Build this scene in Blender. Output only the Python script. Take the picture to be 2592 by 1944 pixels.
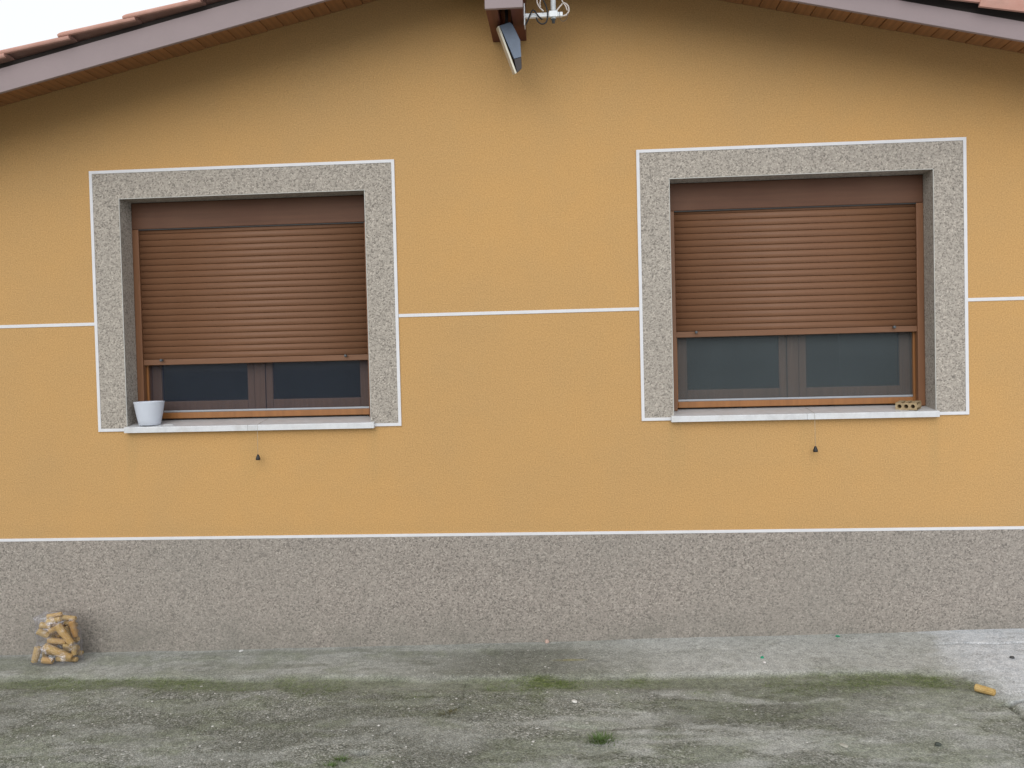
import bpy, bmesh, math, random
import numpy as np
from mathutils import Vector, Matrix
random.seed(7)
S = bpy.context.scene
COL = S.collection
for o in list(bpy.data.objects):
    bpy.data.objects.remove(o, do_unlink=True)

# ------------------------------------------------------------------ camera
YAW, PITCH, ROLL = -0.06238, -0.02666, -0.02453
cam = bpy.data.cameras.new('camera')
cam.sensor_fit = 'HORIZONTAL'; cam.sensor_width = 36.0
cam.lens = 2252.1 / 2592 * 36.0
cam.clip_start = 0.05; cam.clip_end = 2000
co = bpy.data.objects.new('camera', cam); COL.objects.link(co)
cy, sy, cp, sp, cr, sr = (math.cos(YAW), math.sin(YAW), math.cos(PITCH), math.sin(PITCH), math.cos(ROLL), math.sin(ROLL))
fw = Vector((sy*cp, cy*cp, sp)); rt = Vector((cy, -sy, 0)); up = rt.cross(fw)
r2 = rt*cr + up*sr; u2 = up*cr - rt*sr
M = Matrix((r2, u2, -fw)).transposed().to_4x4()
M.translation = (0, -5.3526, 1.72)
co.matrix_world = M
S.camera = co

# ------------------------------------------------------------------ sky, sun, exposure (overcast)
SUN_EL, SUN_AZ = math.radians(30), math.radians(188)
w = bpy.data.worlds.new('World'); S.world = w; w.use_nodes = True
nt = w.node_tree; nt.nodes.clear()
sky = nt.nodes.new('ShaderNodeTexSky'); sky.sky_type = 'NISHITA'; sky.sun_disc = False
sky.sun_elevation = SUN_EL; sky.sun_rotation = SUN_AZ
sky.air_density = 1.0; sky.dust_density = 4.0; sky.ozone_density = 1.0
hs = nt.nodes.new('ShaderNodeHueSaturation'); hs.inputs['Saturation'].default_value = 0.16
bg = nt.nodes.new('ShaderNodeBackground'); bg.inputs['Strength'].default_value = 0.13
wo = nt.nodes.new('ShaderNodeOutputWorld')
cl = nt.nodes.new('ShaderNodeMix'); cl.data_type = 'RGBA'; cl.inputs[0].default_value = 0.82      # even cloud layer over the clear sky
cl.inputs[7].default_value = (8.5, 8.75, 9.1, 1)
nt.links.new(sky.outputs[0], hs.inputs['Color']); nt.links.new(hs.outputs[0], cl.inputs[6]); nt.links.new(cl.outputs[2], bg.inputs['Color'])
nt.links.new(bg.outputs[0], wo.inputs['Surface'])
sl = bpy.data.lights.new('sun', 'SUN'); sl.energy = 1.2; sl.angle = math.radians(60); sl.color = (1, .97, .93)
so = bpy.data.objects.new('sun', sl); COL.objects.link(so)
sd = Vector((math.sin(SUN_AZ)*math.cos(SUN_EL), math.cos(SUN_AZ)*math.cos(SUN_EL), math.sin(SUN_EL)))
so.rotation_euler = sd.to_track_quat('Z', 'Y').to_euler()
S.view_settings.view_transform = 'Standard'; S.view_settings.look = 'None'
S.view_settings.gamma = 1.0; S.view_settings.exposure = 0.0; S.view_settings.use_curve_mapping = False
S.render.engine = 'CYCLES'
S.cycles.max_bounces = 6; S.cycles.diffuse_bounces = 3; S.cycles.glossy_bounces = 2; S.cycles.transparent_max_bounces = 12

# ------------------------------------------------------------------ helpers
class NT:
    """tiny node-graph helper"""
    def __init__(s, name):
        s.m = bpy.data.materials.new(name); s.m.use_nodes = True
        s.t = s.m.node_tree; s.t.nodes.clear()
        s.out = s.t.nodes.new('ShaderNodeOutputMaterial')
        s.b = s.t.nodes.new('ShaderNodeBsdfPrincipled')
        s.t.links.new(s.b.outputs[0], s.out.inputs[0])
        s.tc = s.t.nodes.new('ShaderNodeTexCoord'); s.pos = s.tc.outputs['Object']
    def n(s, k, **kw):
        x = s.t.nodes.new(k)
        for a, v in kw.items(): setattr(x, a, v)
        return x
    def set(s, sock, v):
        if isinstance(v, bpy.types.NodeSocket): s.t.links.new(v, sock)
        elif v is not None: sock.default_value = v
    def noise(s, scale, detail=3, rough=.55, vec=None, dist=0):
        x = s.n('ShaderNodeTexNoise'); x.inputs['Scale'].default_value = scale
        x.inputs['Detail'].default_value = detail; x.inputs['Roughness'].default_value = rough
        x.inputs['Distortion'].default_value = dist
        s.set(x.inputs['Vector'], vec or s.pos); return x.outputs['Fac']
    def voro(s, scale, vec=None, out='Color', feature='F1'):
        x = s.n('ShaderNodeTexVoronoi', feature=feature); x.inputs['Scale'].default_value = scale
        s.set(x.inputs['Vector'], vec or s.pos); return x.outputs[out]
    def ramp(s, f, stops, interp='LINEAR'):
        x = s.n('ShaderNodeValToRGB'); e = x.color_ramp; e.interpolation = interp
        while len(e.elements) < len(stops): e.elements.new(.5)
        for el, (p, c) in zip(e.elements, stops):
            el.position = p; el.color = (c, c, c, 1) if isinstance(c, (int, float)) else (*c, 1)
        s.set(x.inputs[0], f); return x.outputs[0]
    def mix(s, f, a, b, mode='MIX'):
        x = s.n('ShaderNodeMix', data_type='RGBA', blend_type=mode)
        s.set(x.inputs[0], f)
        for i, v in ((6, a), (7, b)):
            if isinstance(v, tuple): v = (*v, 1) if len(v) == 3 else v
            s.set(x.inputs[i], v)
        return x.outputs[2]
    def math(s, op, a, b=None, c=None):
        x = s.n('ShaderNodeMath', operation=op); s.set(x.inputs[0], a)
        if b is not None: s.set(x.inputs[1], b)
        if c is not None: s.set(x.inputs[2], c)
        return x.outputs[0]
    def bump(s, h, dist=.002, strength=1.0, nrm=None):
        x = s.n('ShaderNodeBump'); x.inputs['Distance'].default_value = dist
        x.inputs['Strength'].default_value = strength; s.set(x.inputs['Height'], h)
        if nrm is not None: s.set(x.inputs['Normal'], nrm)
        return x.outputs[0]
    def attr(s, name):
        x = s.n('ShaderNodeAttribute', attribute_name=name); return x.outputs['Fac']
    def rand(s):
        return s.n('ShaderNodeObjectInfo').outputs['Random']
    def mapv(s, sc, vec=None):
        x = s.n('ShaderNodeMapping'); x.inputs['Scale'].default_value = sc; s.set(x.inputs[0], vec or s.pos); return x.outputs[0]
    def done(s, color=None, rough=.7, nrm=None, spec=.4, metal=0):
        s.set(s.b.inputs['Base Color'], (*color, 1) if isinstance(color, tuple) else color)
        s.set(s.b.inputs['Roughness'], rough); s.b.inputs['Specular IOR Level'].default_value = spec
        s.b.inputs['Metallic'].default_value = metal
        if nrm is not None: s.set(s.b.inputs['Normal'], nrm)
        return s.m

def link(o, parent=None):
    COL.objects.link(o)
    if parent: o.parent = parent
    return o
def mesh(name, V, F, mat, parent=None, smooth=False):
    me = bpy.data.meshes.new(name); me.from_pydata([tuple(v) for v in V], [], F); me.update()
    if mat: me.materials.append(mat)
    if smooth: me.polygons.foreach_set('use_smooth', [True]*len(me.polygons))
    return link(bpy.data.objects.new(name, me), parent)
def inst(name, me, parent, mw):
    o = bpy.data.objects.new(name, me); link(o, parent); o.matrix_local = mw; return o
def empty(name, loc=(0, 0, 0)):
    o = bpy.data.objects.new(name, None); o.location = loc; o.empty_display_size = .1; return link(o)
def tag(o, label, cat, group=None, kind=None):
    if label: o['label'] = label
    if cat: o['category'] = cat
    if group: o['group'] = group
    if kind: o['kind'] = kind
    return o
def boxes(name, L, mat, parent=None, bev=0, seg=2):
    """several joined boxes (x0,x1,y0,y1,z0,z1) as one mesh"""
    bm = bmesh.new()
    for x0, x1, y0, y1, z0, z1 in L:
        v = [bm.verts.new(p) for p in ((x0, y0, z0), (x1, y0, z0), (x1, y1, z0), (x0, y1, z0), (x0, y0, z1), (x1, y0, z1), (x1, y1, z1), (x0, y1, z1))]
        for f in ((3, 2, 1, 0), (4, 5, 6, 7), (0, 1, 5, 4), (1, 2, 6, 5), (2, 3, 7, 6), (3, 0, 4, 7)):
            bm.faces.new([v[i] for i in f])
    if bev:
        bmesh.ops.bevel(bm, geom=list(bm.edges), offset=bev, segments=seg, affect='EDGES', profile=.5)
    me = bpy.data.meshes.new(name); bm.to_mesh(me); bm.free()
    if mat: me.materials.append(mat)
    return link(bpy.data.objects.new(name, me), parent)
def box(name, x0, x1, y0, y1, z0, z1, mat, parent=None, bev=0, seg=2):
    return boxes(name, [(x0, x1, y0, y1, z0, z1)], mat, parent, bev, seg)
def extrude(name, poly, vec, mat, parent=None, bev=0):
    """prism: planar polygon of 3D points pushed along vec"""
    n = len(poly); V = [Vector(p) for p in poly]; V += [v + Vector(vec) for v in V]
    F = [list(range(n))[::-1], list(range(n, 2*n))] + [[i, (i+1) % n, n+(i+1) % n, n+i] for i in range(n)]
    o = mesh(name, V, F, mat, parent)
    bm = bmesh.new(); bm.from_mesh(o.data); bmesh.ops.recalc_face_normals(bm, faces=bm.faces)
    if bev: bmesh.ops.bevel(bm, geom=list(bm.edges), offset=bev, segments=2, affect='EDGES', profile=.5)
    bm.to_mesh(o.data); bm.free(); return o
def tube_data(P, r, n=8, closed_ends=True):
    P = [Vector(p) for p in P]; V = []; F = []
    R = r if isinstance(r, (list, tuple)) else [r]*len(P)
    for i, p in enumerate(P):
        t = (P[min(i+1, len(P)-1)] - P[max(i-1, 0)]).normalized()
        a = t.cross(Vector((0, 1, 0.3))).normalized(); b = t.cross(a)
        for k in range(n):
            an = 2*math.pi*k/n; V.append(p + (a*math.cos(an) + b*math.sin(an))*R[i])
    for i in range(len(P)-1):
        for k in range(n):
            F.append([i*n+k, i*n+(k+1) % n, (i+1)*n+(k+1) % n, (i+1)*n+k])
    if closed_ends:
        F.append(list(range(n))[::-1]); F.append([(len(P)-1)*n+k for k in range(n)])
    return V, F
def tube(name, P, r, mat, parent=None, n=8, smooth=True):
    V, F = tube_data(P, r, n); o = mesh(name, V, F, mat, parent, smooth)
    for p in o.data.polygons[-2:]: p.use_smooth = False
    return o
def spline(P, k=6):
    P = [Vector(p) for p in P]; Q = [P[0]*2-P[1]] + P + [P[-1]*2-P[-2]]; out = []
    for i in range(1, len(Q)-2):
        for j in range(k):
            t = j/k; a, b, c, d = Q[i-1], Q[i], Q[i+1], Q[i+2]
            out.append(.5*((2*b) + (c-a)*t + (2*a-5*b+4*c-d)*t*t + (3*b-a-3*c+d)*t**3))
    return out + [P[-1]]
def lathe(name, prof, n, mat, parent=None, smooth=True):
    V = []; F = []
    for r, z in prof:
        for k in range(n):
            a = 2*math.pi*k/n; V.append((r*math.cos(a), r*math.sin(a), z))
    for i in range(len(prof)-1):
        for k in range(n): F.append([i*n+k, i*n+(k+1) % n, (i+1)*n+(k+1) % n, (i+1)*n+k])
    return mesh(name, V, F, mat, parent, smooth)

# ------------------------------------------------------------------ materials
def m_stucco():
    g = NT('ochre render')
    big = g.noise(.55, 4, .6); mid = g.noise(5, 4, .6); fine = g.noise(130, 2, .7); fine2 = g.noise(420, 2, .7)
    c = g.mix(g.ramp(big, [(.36, 0), (.64, 1)]), (.545, .322, .126), (.488, .302, .130))
    c = g.mix(g.math('MULTIPLY', g.ramp(mid, [(.42, 0), (.75, 1)]), .35), c, (.48, .305, .135))
    # rain streaks under the sill ends
    sx = g.n('ShaderNodeSeparateXYZ'); g.set(sx.inputs[0], g.pos)
    def near(x0, wd):
        d = g.math('ABSOLUTE', g.math('SUBTRACT', sx.outputs[0], x0))
        return g.math('SUBTRACT', 1.0, g.n_smooth(d, 0.0, wd))
    g.n_smooth = lambda v, a, b: g.maprange(v, a, b)
    def maprange(v, a, b):
        x = g.n('ShaderNodeMapRange', interpolation_type='SMOOTHSTEP'); g.set(x.inputs[0], v)
        x.inputs[1].default_value = a; x.inputs[2].default_value = b; return x.outputs[0]
    g.maprange = maprange
    st = None
    for x0, wd in ((-2.70, .07), (-1.955, .10), (-1.19, .05), (.64, .09), (1.40, .08), (2.14, .05)):
        v = near(x0, wd); st = v if st is None else g.math('ADD', st, v)
    zf = g.math('MULTIPLY', maprange(sx.outputs[2], .80, 1.25), g.math('SUBTRACT', 1.0, maprange(sx.outputs[2], 1.33, 1.335)))
    vn = g.ramp(g.noise(16, 4, .6, g.mapv((1, 1, .10))), [(.35, 0), (.72, 1)])
    st = g.math('MULTIPLY', g.math('MULTIPLY', st, zf), g.math('MULTIPLY', vn, .36))
    c = g.mix(st, c, (.36, .265, .12))
    # faint splash dirt just above the plinth border
    dz = g.math('MULTIPLY', g.math('SUBTRACT', 1.0, maprange(sx.outputs[2], .67, .80)), g.math('MULTIPLY', g.noise(7, 4), .28))
    c = g.mix(dz, c, (.37, .25, .11))
    c = g.mix(.42, c, g.ramp(fine, [(.2, .2), (.8, .8)]), 'OVERLAY')
    c = g.mix(.25, c, g.ramp(fine2, [(.2, .2), (.8, .8)]), 'OVERLAY')
    h = g.math('ADD', fine, g.math('MULTIPLY', mid, 2.5))
    return g.done(c, .92, g.bump(h, .0022), .2)
def m_chips(name, tone, dark, tint):
    """exposed stone-chip render"""
    g = NT(name)
    v1 = g.n('ShaderNodeSeparateColor'); g.set(v1.inputs[0], g.voro(138))
    v2 = g.n('ShaderNodeSeparateColor'); g.set(v2.inputs[0], g.voro(88))
    t = tone
    c = g.ramp(v1.outputs[0], [(0, tuple(x*dark for x in t)), (.22, tuple(x*.62 for x in t)), (.42, tuple(x*.98 for x in t)), (.85, tuple(x*1.16 for x in t)), (1, tuple(min(.85, x*1.7) for x in t))])
    c2 = g.ramp(v2.outputs[1], [(0, tuple(x*.55 for x in t)), (.4, tint), (.92, tuple(x*1.12 for x in t)), (1, tuple(min(.8, x*1.5) for x in t))])
    c = g.mix(.38, c, c2)
    c = g.mix(g.math('MULTIPLY', g.ramp(g.noise(1.3, 4, .6), [(.35, 0), (.7, 1)]), .2), c, tuple(x*.9 for x in t))
    edge = g.voro(138, out='Distance')
    return g.done(c, .8, g.bump(g.math('SUBTRACT', 1, edge), .003, .8), .3), g, c
def m_plain(name, col, rough=.6, var=.12, scale=6, bump=.0006, spec=.4, metal=0):
    g = NT(name); a = g.noise(scale, 5, .6)
    c = g.mix(g.ramp(a, [(.3, 0), (.7, 1)]), tuple(x*(1-var) for x in col), tuple(min(.95, x*(1+var)) for x in col))
    return g.done(c, g.math('MULTIPLY_ADD', a, .15, rough-.07), g.bump(g.noise(90, 3), bump), spec, metal)
def m_wood(name, col, axis=0, rough=.5, streak=.3):
    g = NT(name); sc = [40, 40, 40]; sc[axis] = 2.0
    a = g.noise(1, 5, .65, g.mapv(tuple(sc)), .4)
    c = g.mix(g.ramp(a, [(.3, 0), (.7, 1)]), tuple(x*(1-streak) for x in col), tuple(x*(1+streak*.6) for x in col))
    c = g.mix(g.math('MULTIPLY', g.rand(), .25), c, tuple(x*.7 for x in col))
    return g.done(c, rough, g.bump(a, .0005), .4)
STUCCO = m_stucco()
CHIP, _, _ = m_chips('pale stone chip render', (.385, .350, .305), .24, (.40, .352, .306))
g0 = NT('tmp'); bpy.data.materials.remove(g0.m)
def m_plinth():
    m, g, c = m_chips('brown grey stone chip render', (.318, .287, .254), .26, (.332, .288, .254))
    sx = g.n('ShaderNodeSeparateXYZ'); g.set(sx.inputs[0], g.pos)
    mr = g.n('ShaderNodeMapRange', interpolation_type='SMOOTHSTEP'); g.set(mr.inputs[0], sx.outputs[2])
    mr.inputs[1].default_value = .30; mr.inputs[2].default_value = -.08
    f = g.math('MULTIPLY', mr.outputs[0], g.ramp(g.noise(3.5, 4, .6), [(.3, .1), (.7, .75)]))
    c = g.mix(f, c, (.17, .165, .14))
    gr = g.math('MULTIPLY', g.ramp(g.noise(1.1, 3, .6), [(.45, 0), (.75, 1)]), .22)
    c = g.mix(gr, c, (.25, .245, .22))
    g.set(g.b.inputs['Base Color'], c); return m
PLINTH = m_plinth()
WHITE = m_plain('white masonry paint', (.68, .685, .71), .6, .05, 9, .0005)
def m_marble():
    g = NT('pale marble'); a = g.noise(14, 5, .65, None, .6); s = g.noise(160, 2)
    c = g.mix(g.ramp(a, [(.4, 0), (.8, 1)]), (.66, .675, .69), (.54, .55, .565))
    c = g.mix(.2, c, g.ramp(s, [(.2, .3), (.8, .7)]), 'OVERLAY')
    d = g.math('MULTIPLY', g.ramp(g.noise(9, 4, .6), [(.5, 0), (.8, 1)]), .3)
    c = g.mix(d, c, (.42, .38, .33))
    return g.done(c, .28, g.bump(s, .0003), .5)
MARBLE = m_marble()
def m_shutter(name, col, rough):
    g = NT(name); a = g.noise(1, 4, .6, g.mapv((3, 60, 60))); b = g.noise(2.2, 4, .6)
    c = g.mix(g.ramp(a, [(.3, 0), (.7, 1)]), tuple(x*.88 for x in col), tuple(x*1.1 for x in col))
    c = g.mix(g.math('MULTIPLY', g.ramp(b, [(.4, 0), (.75, 1)]), .22), c, (.215, .125, .075))   # dust
    c = g.mix(.25, c, g.ramp(g.noise(300, 2), [(.2, .25), (.8, .75)]), 'OVERLAY')
    c = g.mix(g.math('MULTIPLY', g.rand(), .16), c, tuple(x*.75 for x in col))
    return g.done(c, rough, None, .25)
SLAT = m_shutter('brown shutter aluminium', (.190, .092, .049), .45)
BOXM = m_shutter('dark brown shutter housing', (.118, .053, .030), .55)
FRAME = m_wood('golden oak window foil', (.30, .125, .038), 2, .4, .18)
RAIL = m_wood('brown guide rail foil', (.20, .090, .042), 2, .45, .2)
SASH = m_wood('brown oak window foil', (.25, .135, .08), 2, .45, .2)
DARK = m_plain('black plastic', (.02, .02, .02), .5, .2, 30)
STOP = m_plain('grey plastic', (.09, .10, .11), .5, .2, 30)
ALU = m_plain('grey aluminium', (.33, .35, .38), .45, .08, 12, .0003, .5, .3)
def m_glass():
    g = NT('window glass')
    tr = g.n('ShaderNodeBsdfTransparent'); tr.inputs[0].default_value = (.8, .84, .85, 1)
    gl = g.n('ShaderNodeBsdfGlossy'); gl.inputs['Roughness'].default_value = .03
    fr = g.n('ShaderNodeFresnel'); fr.inputs['IOR'].default_value = 1.5
    mx = g.n('ShaderNodeMixShader'); g.set(mx.inputs[0], g.math('MULTIPLY', fr.outputs[0], 1.5))
    g.set(mx.inputs[1], tr.outputs[0]); g.set(mx.inputs[2], gl.outputs[0]); g.set(g.out.inputs[0], mx.outputs[0])
    return g.m
GLASS = m_glass()
def m_screen(name, col, cover):
    g = NT(name)
    tr = g.n('ShaderNodeBsdfTransparent'); df = g.n('ShaderNodeBsdfDiffuse')
    c = g.mix(g.ramp(g.noise(7, 5, .65), [(.3, 0), (.75, 1)]), col, tuple(x*1.15 for x in col)); g.set(df.inputs[0], c)
    mx = g.n('ShaderNodeMixShader')
    g.set(mx.inputs[0], g.math('MULTIPLY_ADD', g.noise(350, 1), .35, cover-.17))
    g.set(mx.inputs[1], tr.outputs[0]); g.set(mx.inputs[2], df.outputs[0]); g.set(g.out.inputs[0], mx.outputs[0]); return g.m
SCREEN_L = m_screen('fine dark fly screen mesh', (.038, .047, .064), .48)
SCREEN_R = m_screen('paler grey fly screen mesh', (.078, .095, .102), .55)  # paler and slightly denser mesh than the left one
FASCIA = m_plain('mauve brown painted fascia', (.275, .218, .222), .55, .06, 3, .0006)
SOFFIT = m_wood('varnished pine soffit', (.34, .16, .065), 1, .5, .3)
BEAM = m_wood('dark red stained timber', (.13, .040, .028), 1, .55, .35)
def m_tile():
    g = NT('terracotta'); a = g.noise(9, 5, .6); b = g.noise(60, 3)
    c = g.mix(g.ramp(a, [(.3, 0), (.7, 1)]), (.47, .24, .185), (.56, .33, .27))
    c = g.mix(g.math('MULTIPLY', g.rand(), .5), c, (.40, .225, .19))
    c = g.mix(g.math('MULTIPLY', g.ramp(g.noise(4, 5, .7), [(.5, 0), (.75, 1)]), .35), c, (.24, .20, .17))
    return g.done(c, .85, g.bump(b, .0012), .25)
TILE = m_tile()
DECK = m_plain('rough timber deck', (.035, .028, .025), .8)  # darkened so the gap under the verge tiles reads as shade
ROOM = m_plain('dim interior plaster', (.30, .28, .26), .9)

# ------------------------------------------------------------------ ground
def vnoise(x, y, seed):
    r = np.random.RandomState(seed).rand(256, 256)
    xi = np.floor(x).astype(int); yi = np.floor(y).astype(int); fx = x-xi; fy = y-yi
    fx = fx*fx*(3-2*fx); fy = fy*fy*(3-2*fy)
    a = r[xi % 256, yi % 256]; b = r[(xi+1) % 256, yi % 256]; c = r[xi % 256, (yi+1) % 256]; d = r[(xi+1) % 256, (yi+1) % 256]
    return (a*(1-fx)+b*fx)*(1-fy)+(c*(1-fx)+d*fx)*fy
def fbm(x, y, sc, seed, o=4, p=.5):
    t = 0; am = 1; s = 0
    for i in range(o):
        t = t+am*vnoise(x*sc*2**i+17.3*i, y*sc*2**i+5.1*i, seed+i); s += am; am *= p
    return t/s
def sm(a, b, v): t = np.clip((v-a)/(b-a), 0, 1); return t*t*(3-2*t)
def ground_base(x): return .0205*np.clip(x, -6, 6)+.002
GUT_X = [-6, -3.2, -1.58, -.41, .6, 1.9, 6]; GUT_Y = [-.30, -.40, -.52, -.60, -.62, -.665, -.80]
def segdist(x, y, P):
    d = np.full(np.shape(x), 9.0)
    for (ax, ay), (bx, by) in zip(P[:-1], P[1:]):
        dx, dy = bx-ax, by-ay; t = np.clip(((x-ax)*dx+(y-ay)*dy)/(dx*dx+dy*dy), 0, 1)
        d = np.minimum(d, np.hypot(x-ax-t*dx, y-ay-t*dy))
    return d
def fields(x, y):
    wob = fbm(x, y, 5, 3)-.5; wob2 = fbm(x, y, 18, 9)-.5
    gy = np.interp(x, GUT_X, GUT_Y)
    s = y-gy+wob*.05+wob2*.02               # signed distance in front (-) / behind (+) the gutter line
    n1 = fbm(x, y, 2.2, 21); n2 = fbm(x, y, 6, 31, 5, .6); n3 = fbm(x, y*2.2, 3.2, 41, 5, .6)
    apron = sm(-.02, .05, s)
    # pale patch of newer cement on the right
    edge = 2.02+.05*np.sin(y*5+1)+wob*.30+wob2*.05
    edge = edge-.10*sm(-.12, .0, y)-.05*sm(-.75, -.6, y)*sm(-.45, -.6, y)
    white = sm(-.05, .05, x-edge)*(.55+.45*sm(-.02, .3, x-edge))
    white *= 1-.9*sm(-.9, -1.5, y+wob*.3)*sm(.35, .1, x-2.0)
    apron = np.maximum(apron, white)
    gut = sm(-.20, -.12, s+wob*.08)*(1-sm(-.02, .03, s+wob*.08))*(1-white)
    gut *= sm(2.05, 1.93, x)
    # moss strength along the gutter
    ml = 1.15*np.interp(x, [-4, -3.4, -2.9, -1.6, -1.2, -.62, -.45, -.05, .1, .35, .55, .8, 1.0, 1.3, 1.85, 2.0], [.3, .45, .75, .8, .45, .35, .95, .95, .55, .75, .45, .45, .6, .75, .85, .2])
    moss = gut*ml*np.clip(.55+1.0*(n2-.35), 0, 1.2)
    tuftm = np.exp(-(((x+.25)/.26)**2+((y+.72)/.12)**2))
    moss = np.maximum(moss, tuftm*np.clip((n2-.32)*3.2, 0, 1)*.8)
    moss = np.maximum(moss, .55*np.exp(-((s+.17)/.20)**2)*np.clip((n2-.44)*5, 0, 1)*(1-white))
    moss = np.maximum(moss, .42*sm(-.05, -.2, s)*np.clip((n3-.52)*5, 0, 1)*sm(1.2, -.6, x)*(1-white))
    moss = np.maximum(moss, .30*apron*np.clip((n2-.5)*5, 0, 1)*sm(.3, -.8, x)*sm(-.02, -.12, y))
    moss = np.maximum(moss, .36*sm(-.05, -.2, s)*np.clip((n3-.46)*5, 0, 1)*(1-white))
    pale = .28*apron*np.clip((n2-.25)*3, 0, 1)
    pale = np.maximum(pale, apron*sm(-.45, .6, x)*(.92+.4*(n1-.5)-.5*np.clip((n2-.52)*3, 0, .6)))
    pale = np.maximum(pale, apron*np.clip((fbm(x*.8, y*3, 4, 61)-.42)*4, 0, .55)*sm(-.0, -.9, x))
    pale = np.maximum(pale, apron*.5*sm(-.07, -.02, y+wob*.05))
    # grimy band left of the middle of the apron
    grime = np.exp(-((x+.35)/.55)**2)*sm(-.10, -.2, y+wob*.1)*apron
    pale *= 1-.8*grime
    for px, py, rx, ry, a in ((.25, -1.33, .15, .045, .85), (.46, -1.14, .18, .07, .5), (.2, -1.15, .2, .06, .35), (.15, -.86, .24, .09, .5), (-.99, -1.32, .055, .05, .8), (-.56, -1.33, .25, .16, .40),
                              (.69, -1.64, .18, .06, .7), (-2.02, -1.36, .14, .03, .45), (1.35, -1.0, .3, .07, .42), (1.62, -1.18, .22, .12, .45), (1.75, -.95, .2, .15, .4), (1.1, -.78, .07, .02, .5), (.85, -1.33, .1, .05, .3), (1.45, -1.45, .12, .06, .4), (-.95, -1.47, .10, .04, .5), (-2.49, -.58, .06, .013, .6)):
        e = ((x-px+wob*.12)/rx)**2+((y-py+wob2*.08)/ry)**2
        pale = np.maximum(pale, a*np.exp(-e**1.5)*np.clip(.6+1.4*(n2-.4), 0, 1.1))
    rgt = sm(.9, 1.9, x)*sm(-.1, -.3, s)
    pale = np.maximum(pale, rgt*np.clip((n2-.36)*2.2, 0, .6))
    pale = np.maximum(pale, (1-apron)*np.clip((n3-.60)*4, 0, .35))
    pale = np.maximum(pale, sm(-.12, -.25, s)*np.clip((fbm(x*1.0+.35*y, y*2.6, 2.6, 131, 5, .62)-.50)*5.5, 0, .62)*(.45+.55*sm(-1.0, .6, x)))
    agg = sm(-.09, -.22, s)*(1-white)*np.clip(1-1.1*pale, .15, 1)
    agg = np.maximum(agg, grime*.7)
    crack = np.exp(-(segdist(x+wob2*.03, y+wob2*.03, [(-.59, -.62), (-.56, -.94), (-.66, -1.07), (-.86, -1.19), (-.93, -1.34), (-1.0, -1.48), (-1.05, -1.64), (-1.1, -2.0)])/.008)**2)
    crack *= np.clip((fbm(x, y, 9, 77)-.45)*4, .02, .8)
    crack = np.maximum(crack, np.exp(-(segdist(x+wob2*.04, y+wob2*.04, [(2.0, -1.09), (2.12, -1.06), (2.3, -1.07)])/.007)**2))
    crack = np.maximum(crack, np.exp(-(segdist(x+wob2*.04, y+wob2*.04, [(2.03, -1.08), (2.03, -1.24), (2.06, -1.35)])/.009)**2))
    crack = np.maximum(crack, .8*np.exp(-(segdist(x+wob2*.05, y+wob2*.03, [(2.03, -.235), (2.4, -.262), (3.2, -.29)])/.009)**2))
    hole = np.exp(-(((x+.965)/.035)**2+((y+1.465)/.022)**2)**1.5)
    lip = np.exp(-(((x-.02)/.10)**2+((y+1.24+.25*(x-.02))/.016)**2))
    yel = np.exp(-((((x+.02)/.09)**2+((y+.35)/.018)**2)**2))
    h = ground_base(x)+.014*apron-.006*gut+.006*white+.010*(n1-.5)+.008*(n2-.5)*(1-.6*apron)+.003*wob2-.016*crack-.03*hole-.012*lip
    h += .005*np.exp(-(((x-.25)/.15)**2+((y+1.33)/.05)**2)**2)
    dark = np.clip(.75*sm(-.1, -.2, s)*np.clip((fbm(x, y*1.8, 1.9, 151, 5, .6)-.47)*5, 0, 1)+grime*.8+lip*.6+hole+.5*np.exp(-(((x-1.1)/.5)**2+((y+1.05)/.25)**2)), 0, 1)
    return h, moss, pale, white, agg, np.clip(crack+hole, 0, 1), dark, yel
def axis(a, b, st, far, k=18):
    c = np.arange(a, b+st/2, st); ge = np.geomspace(st*2, far, k)
    return np.concatenate([(a-ge)[::-1], c, b+ge])
GX = axis(-4.2, 3.3, .012, 400, 20)
cc = np.arange(-2.1, .0601, .011); GY = np.concatenate([(-2.1-np.geomspace(.03, 400, 20))[::-1], cc, .06+np.geomspace(.05, 400, 14)])
X, Y = np.meshgrid(GX, GY)
fld = fields(X, Y)
inside = sm(-14, -6, X)*sm(14, 6, X)*sm(-14, -6, Y)*sm(14, 6, Y)
H = fld[0]*inside+ground_base(X)*(1-inside)
nx, ny = len(GX), len(GY)
V = np.stack([X, Y, H], -1).reshape(-1, 3)
idx = np.arange(nx*ny).reshape(ny, nx)
Fq = np.stack([idx[:-1, :-1], idx[:-1, 1:], idx[1:, 1:], idx[1:, :-1]], -1).reshape(-1, 4)
me = bpy.data.meshes.new('ground')
me.vertices.add(len(V)); me.vertices.foreach_set('co', V.ravel())
me.loops.add(Fq.size); me.loops.foreach_set('vertex_index', Fq.ravel())
me.polygons.add(len(Fq)); me.polygons.foreach_set('loop_start', np.arange(0, Fq.size, 4)); me.polygons.foreach_set('loop_total', np.full(len(Fq), 4))
me.update(); me.validate()
for nm, a in zip(('moss', 'pale', 'white', 'agg', 'crack', 'dark', 'yel'), fld[1:]):
    at = me.attributes.new(nm, 'FLOAT', 'POINT'); at.data.foreach_set('value', a.ravel().astype(np.float32))
me.polygons.foreach_set('use_smooth', [True]*len(me.polygons))
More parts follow.
